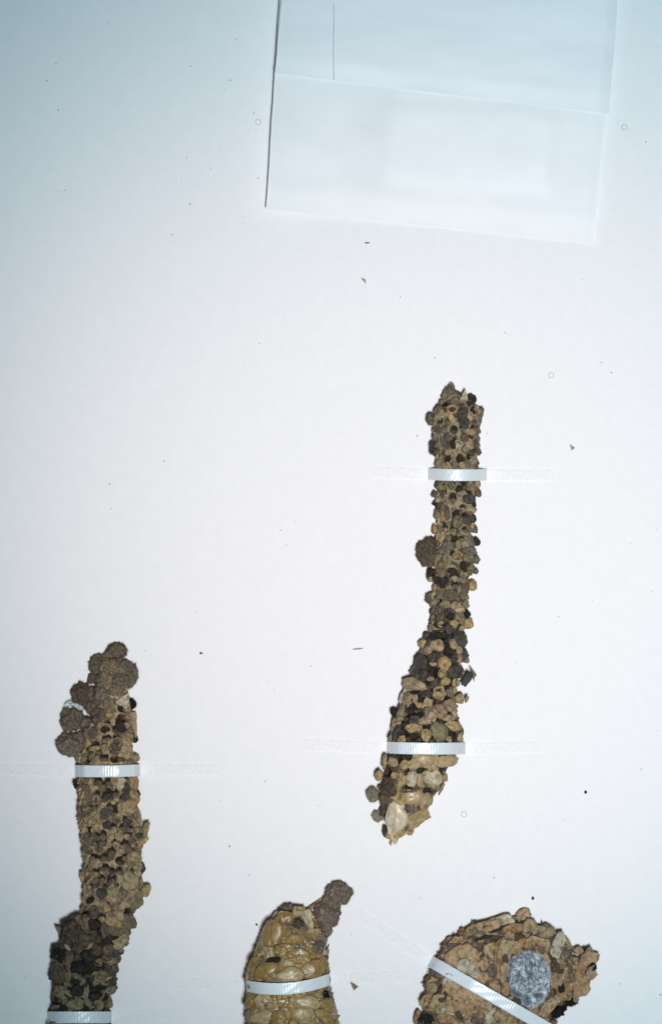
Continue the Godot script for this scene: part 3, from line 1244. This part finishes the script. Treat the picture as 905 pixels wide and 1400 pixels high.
func ribbon(cob: Cob, label: String, tail_a: Vector2, a: Vector2, b: Vector2, tail_b: Vector2, sag: float, lift: float) -> void:
	var along := (b - a).normalized()
	var side := Vector2(-along.y, along.x)
	var length := a.distance_to(b)
	# heights along the strap, drawn taut: the upper hull of what it crosses
	var pts := [Vector2(0, .6)]
	for k in 61:
		var s := length * k / 60.0
		var best := 0.0
		for w in [-6.0, 0.0, 6.0]:
			var q: Vector2 = a + along * s + side * w
			var c := cob.at(q.y)
			if absf(q.x - c.x) < c.y + 4: best = maxf(best, cob.h(q.x, q.y))
		var here := a + along * s
		for q in cob.tops:
			if absf((Vector2(q[0], q[1]) - here).dot(side)) < 12 and absf((Vector2(q[0], q[1]) - here).dot(along)) < 5: best = maxf(best, q[2] - lift * .6)
		if best > 0: pts.append(Vector2(s, best + lift))
	pts.append(Vector2(length, .6))
	var hull := []
	for p in pts:
		while hull.size() >= 2:
			var o: Vector2 = hull[-2]
			var m: Vector2 = hull[-1]
			if (m - o).cross(p - o) >= 0: hull.pop_back()
			else: break
		hull.append(p)
	var curve := []
	var total := 0.0
	for k in hull.size() - 1: total += hull[k].distance_to(hull[k + 1])
	var n := 90
	for k in n:
		var want := total * k / (n - 1)
		var i := 0
		while i < hull.size() - 2 and want > hull[i].distance_to(hull[i + 1]):
			want -= hull[i].distance_to(hull[i + 1])
			i += 1
		curve.append(hull[i].lerp(hull[i + 1], clampf(want / hull[i].distance_to(hull[i + 1]), 0, 1)))
	for pass_no in 3:
		var smooth := curve.duplicate()
		for k in range(1, n - 1): smooth[k] = (curve[k - 1] + curve[k] * 2 + curve[k + 1]) / 4
		curve = smooth
	var mid := (a + b) / 2
	var root := thing("ribbon", W(mid.x, mid.y, 0), label, "ribbon", "white ribbons tying the cobs down")
	var strip := func(line: Array, mat: Material, called: String, thick: float, half: float) -> void:     # line of [px position, height in px]
		var rows := line.size()
		var across := 7
		var dist := [0.0]
		for k in range(1, rows): dist.append(dist[-1] + Vector2(line[k][0].distance_to(line[k - 1][0]), line[k][1] - line[k - 1][1]).length())
		var where := func(i: int, j: int) -> Vector3:
			var jj := j if j < across else 2 * across - 1 - j
			var w := (float(jj) / (across - 1) * 2 - 1) * half * (1 + .015 * sin(i * 1.7 + jj))
			var q: Vector2 = line[i][0] + side * w
			var up: float = line[i][1] * PX + (thick if j < across else 0.0) + .00004 * sin(i * .9 + jj * 1.3)
			return W(q.x, q.y, up) - root.position
		put(grid_mesh(rows, across * 2, where, func(_i, _j): return Color.WHITE, true, func(i, j): return Vector2(dist[i] / 120.0, float(j if j < across else 2 * across - 1 - j) / (across - 1))), mat, called, root)
	var line := []
	for k in n:
		var s: float = curve[k].x
		var t := s / length * 2 - 1
		line.append([a + along * s + side * sag * (1 - t * t), curve[k].y])
	strip.call(line, M.ribbon, "strap", .00022, 8.0)
	for e in [[tail_a, a], [b, tail_b]]:
		var tl := []
		var m: int = maxi(int(e[0].distance_to(e[1]) / 3.0), 4)
		for k in m + 1:
			tl.append([e[0].lerp(e[1], float(k) / m), .15 + .15 * wob.get_noise_1d(k * .7 + e[0].x)])
		strip.call(tl, M.tail, "tail", .00012, 7.6)


func make_ribbons() -> void:
	ribbon(right_cob, "short white ribbon round the upper end of the slender right hand cob", Vector2(508, 645), Vector2(585, 648), Vector2(665, 649), Vector2(758, 650), 1.0, 4.5)
	ribbon(right_cob, "white ribbon round the lower, wider part of the slender right hand cob", Vector2(415, 1018), Vector2(529, 1022), Vector2(636, 1023), Vector2(742, 1021), 1.0, 5.5)
	ribbon(left_cob, "white ribbon just below the furry galls of the bent left cob", Vector2(-30, 1051), Vector2(103, 1054), Vector2(192, 1053), Vector2(300, 1052), 1.0, 5.5)
	ribbon(left_cob, "white ribbon at the bottom edge across the foot of the bent left cob", Vector2(-30, 1386), Vector2(65, 1391), Vector2(153, 1391), Vector2(240, 1386), 0.0, 5.5)
	ribbon(waxy_cob, "white ribbon across the waxy golden cob at bottom centre", Vector2(228, 1343), Vector2(337, 1348), Vector2(451, 1339), Vector2(560, 1334), 8.0, 7.5)
	ribbon(broad_cob, "white ribbon slanting across the broad lumpy cob at lower right", Vector2(492, 1250), Vector2(588, 1314), Vector2(775, 1421), Vector2(850, 1464), 0.0, 9.0)


func crumb(tone: String, px: float, py: float, rx: float, ry: float, rot: float, label: String, flat := false) -> void:
	var list: Array = shapes.leaf if flat else shapes.bud
	var o := put(list[int(px) % list.size()], M[tone], numbered("crumb"), self)
	o.transform = Transform3D(Basis(Vector3.UP, deg_to_rad(rot)) * Basis.from_scale(Vector3(rx, minf(rx, ry) * .6, ry) * PX), W(px, py, minf(rx, ry) * .3 * PX))
	tag(o, label, "crumb", "crumbs lying on the board")


func make_crumbs() -> void:
	crumb("olive", 483, 1347, 4, 6, 40, "brown crumb of husk on the board beside the waxy cob", true)
	crumb("black", 800, 1083, 2.2, 2.2, 0, "round black crumb right of the slender cob's tip")
	crumb("umber", 728, 1228, 2, 2.4, 0, "dark crumb just above the broad lumpy cob")
	crumb("slate", 502, 332, 3.5, 1, 5, "tiny dark dash just below the lower packet")
	crumb("pink", 489, 887, 6.5, 1.2, 5, "thin tan sliver left of the slender cob's middle")
	crumb("pale", 498, 383, 5, 2, -50, "curved grey fleck on bare board below the packets", true)
	crumb("pale", 781, 611, 3, 4, 40, "pale curved fleck right of the slender cob's upper ribbon", true)
	crumb("slate", 275, 893, 2.4, 1.4, 0, "small dark speck on bare board right of the furry galls")
	crumb("black", 351, 1264, 1.6, 1.6, 0, "black speck beside the waxy cob's left shoulder")
	var r := RandomNumberGenerator.new()
	r.seed = 12
	var mm := MultiMesh.new()
	mm.transform_format = MultiMesh.TRANSFORM_3D
	mm.use_colors = true
	mm.mesh = shapes.bud[0]
	mm.instance_count = 330
	for k in 330:
		var px := r.randf_range(-20, 925)
		var py := r.randf_range(-20, 1420)
		var s := .3 + .7 * pow(r.randf(), 5.0)
		var hh := 0.0
		if px > 366 and px < 844 and py < 330: px = r.randf_range(0, 350)
		mm.set_instance_transform(k, Transform3D(Basis(Vector3.UP, r.randf() * TAU) * Basis.from_scale(Vector3(s * r.randf_range(.6, 1.6), s * .5, s) * PX), W(px, py, hh)))
		var t := r.randf_range(.3, 3.0)
		mm.set_instance_color(k, Color(.2 * t, .19 * t, .18 * t))
	var o := MultiMeshInstance3D.new()
	o.name = "dust"
	o.multimesh = mm
	o.material_override = M.fuzz
	add_child(o)
	tag(o, "fine dark dust specks scattered over the white board", "dust", "", "stuff")
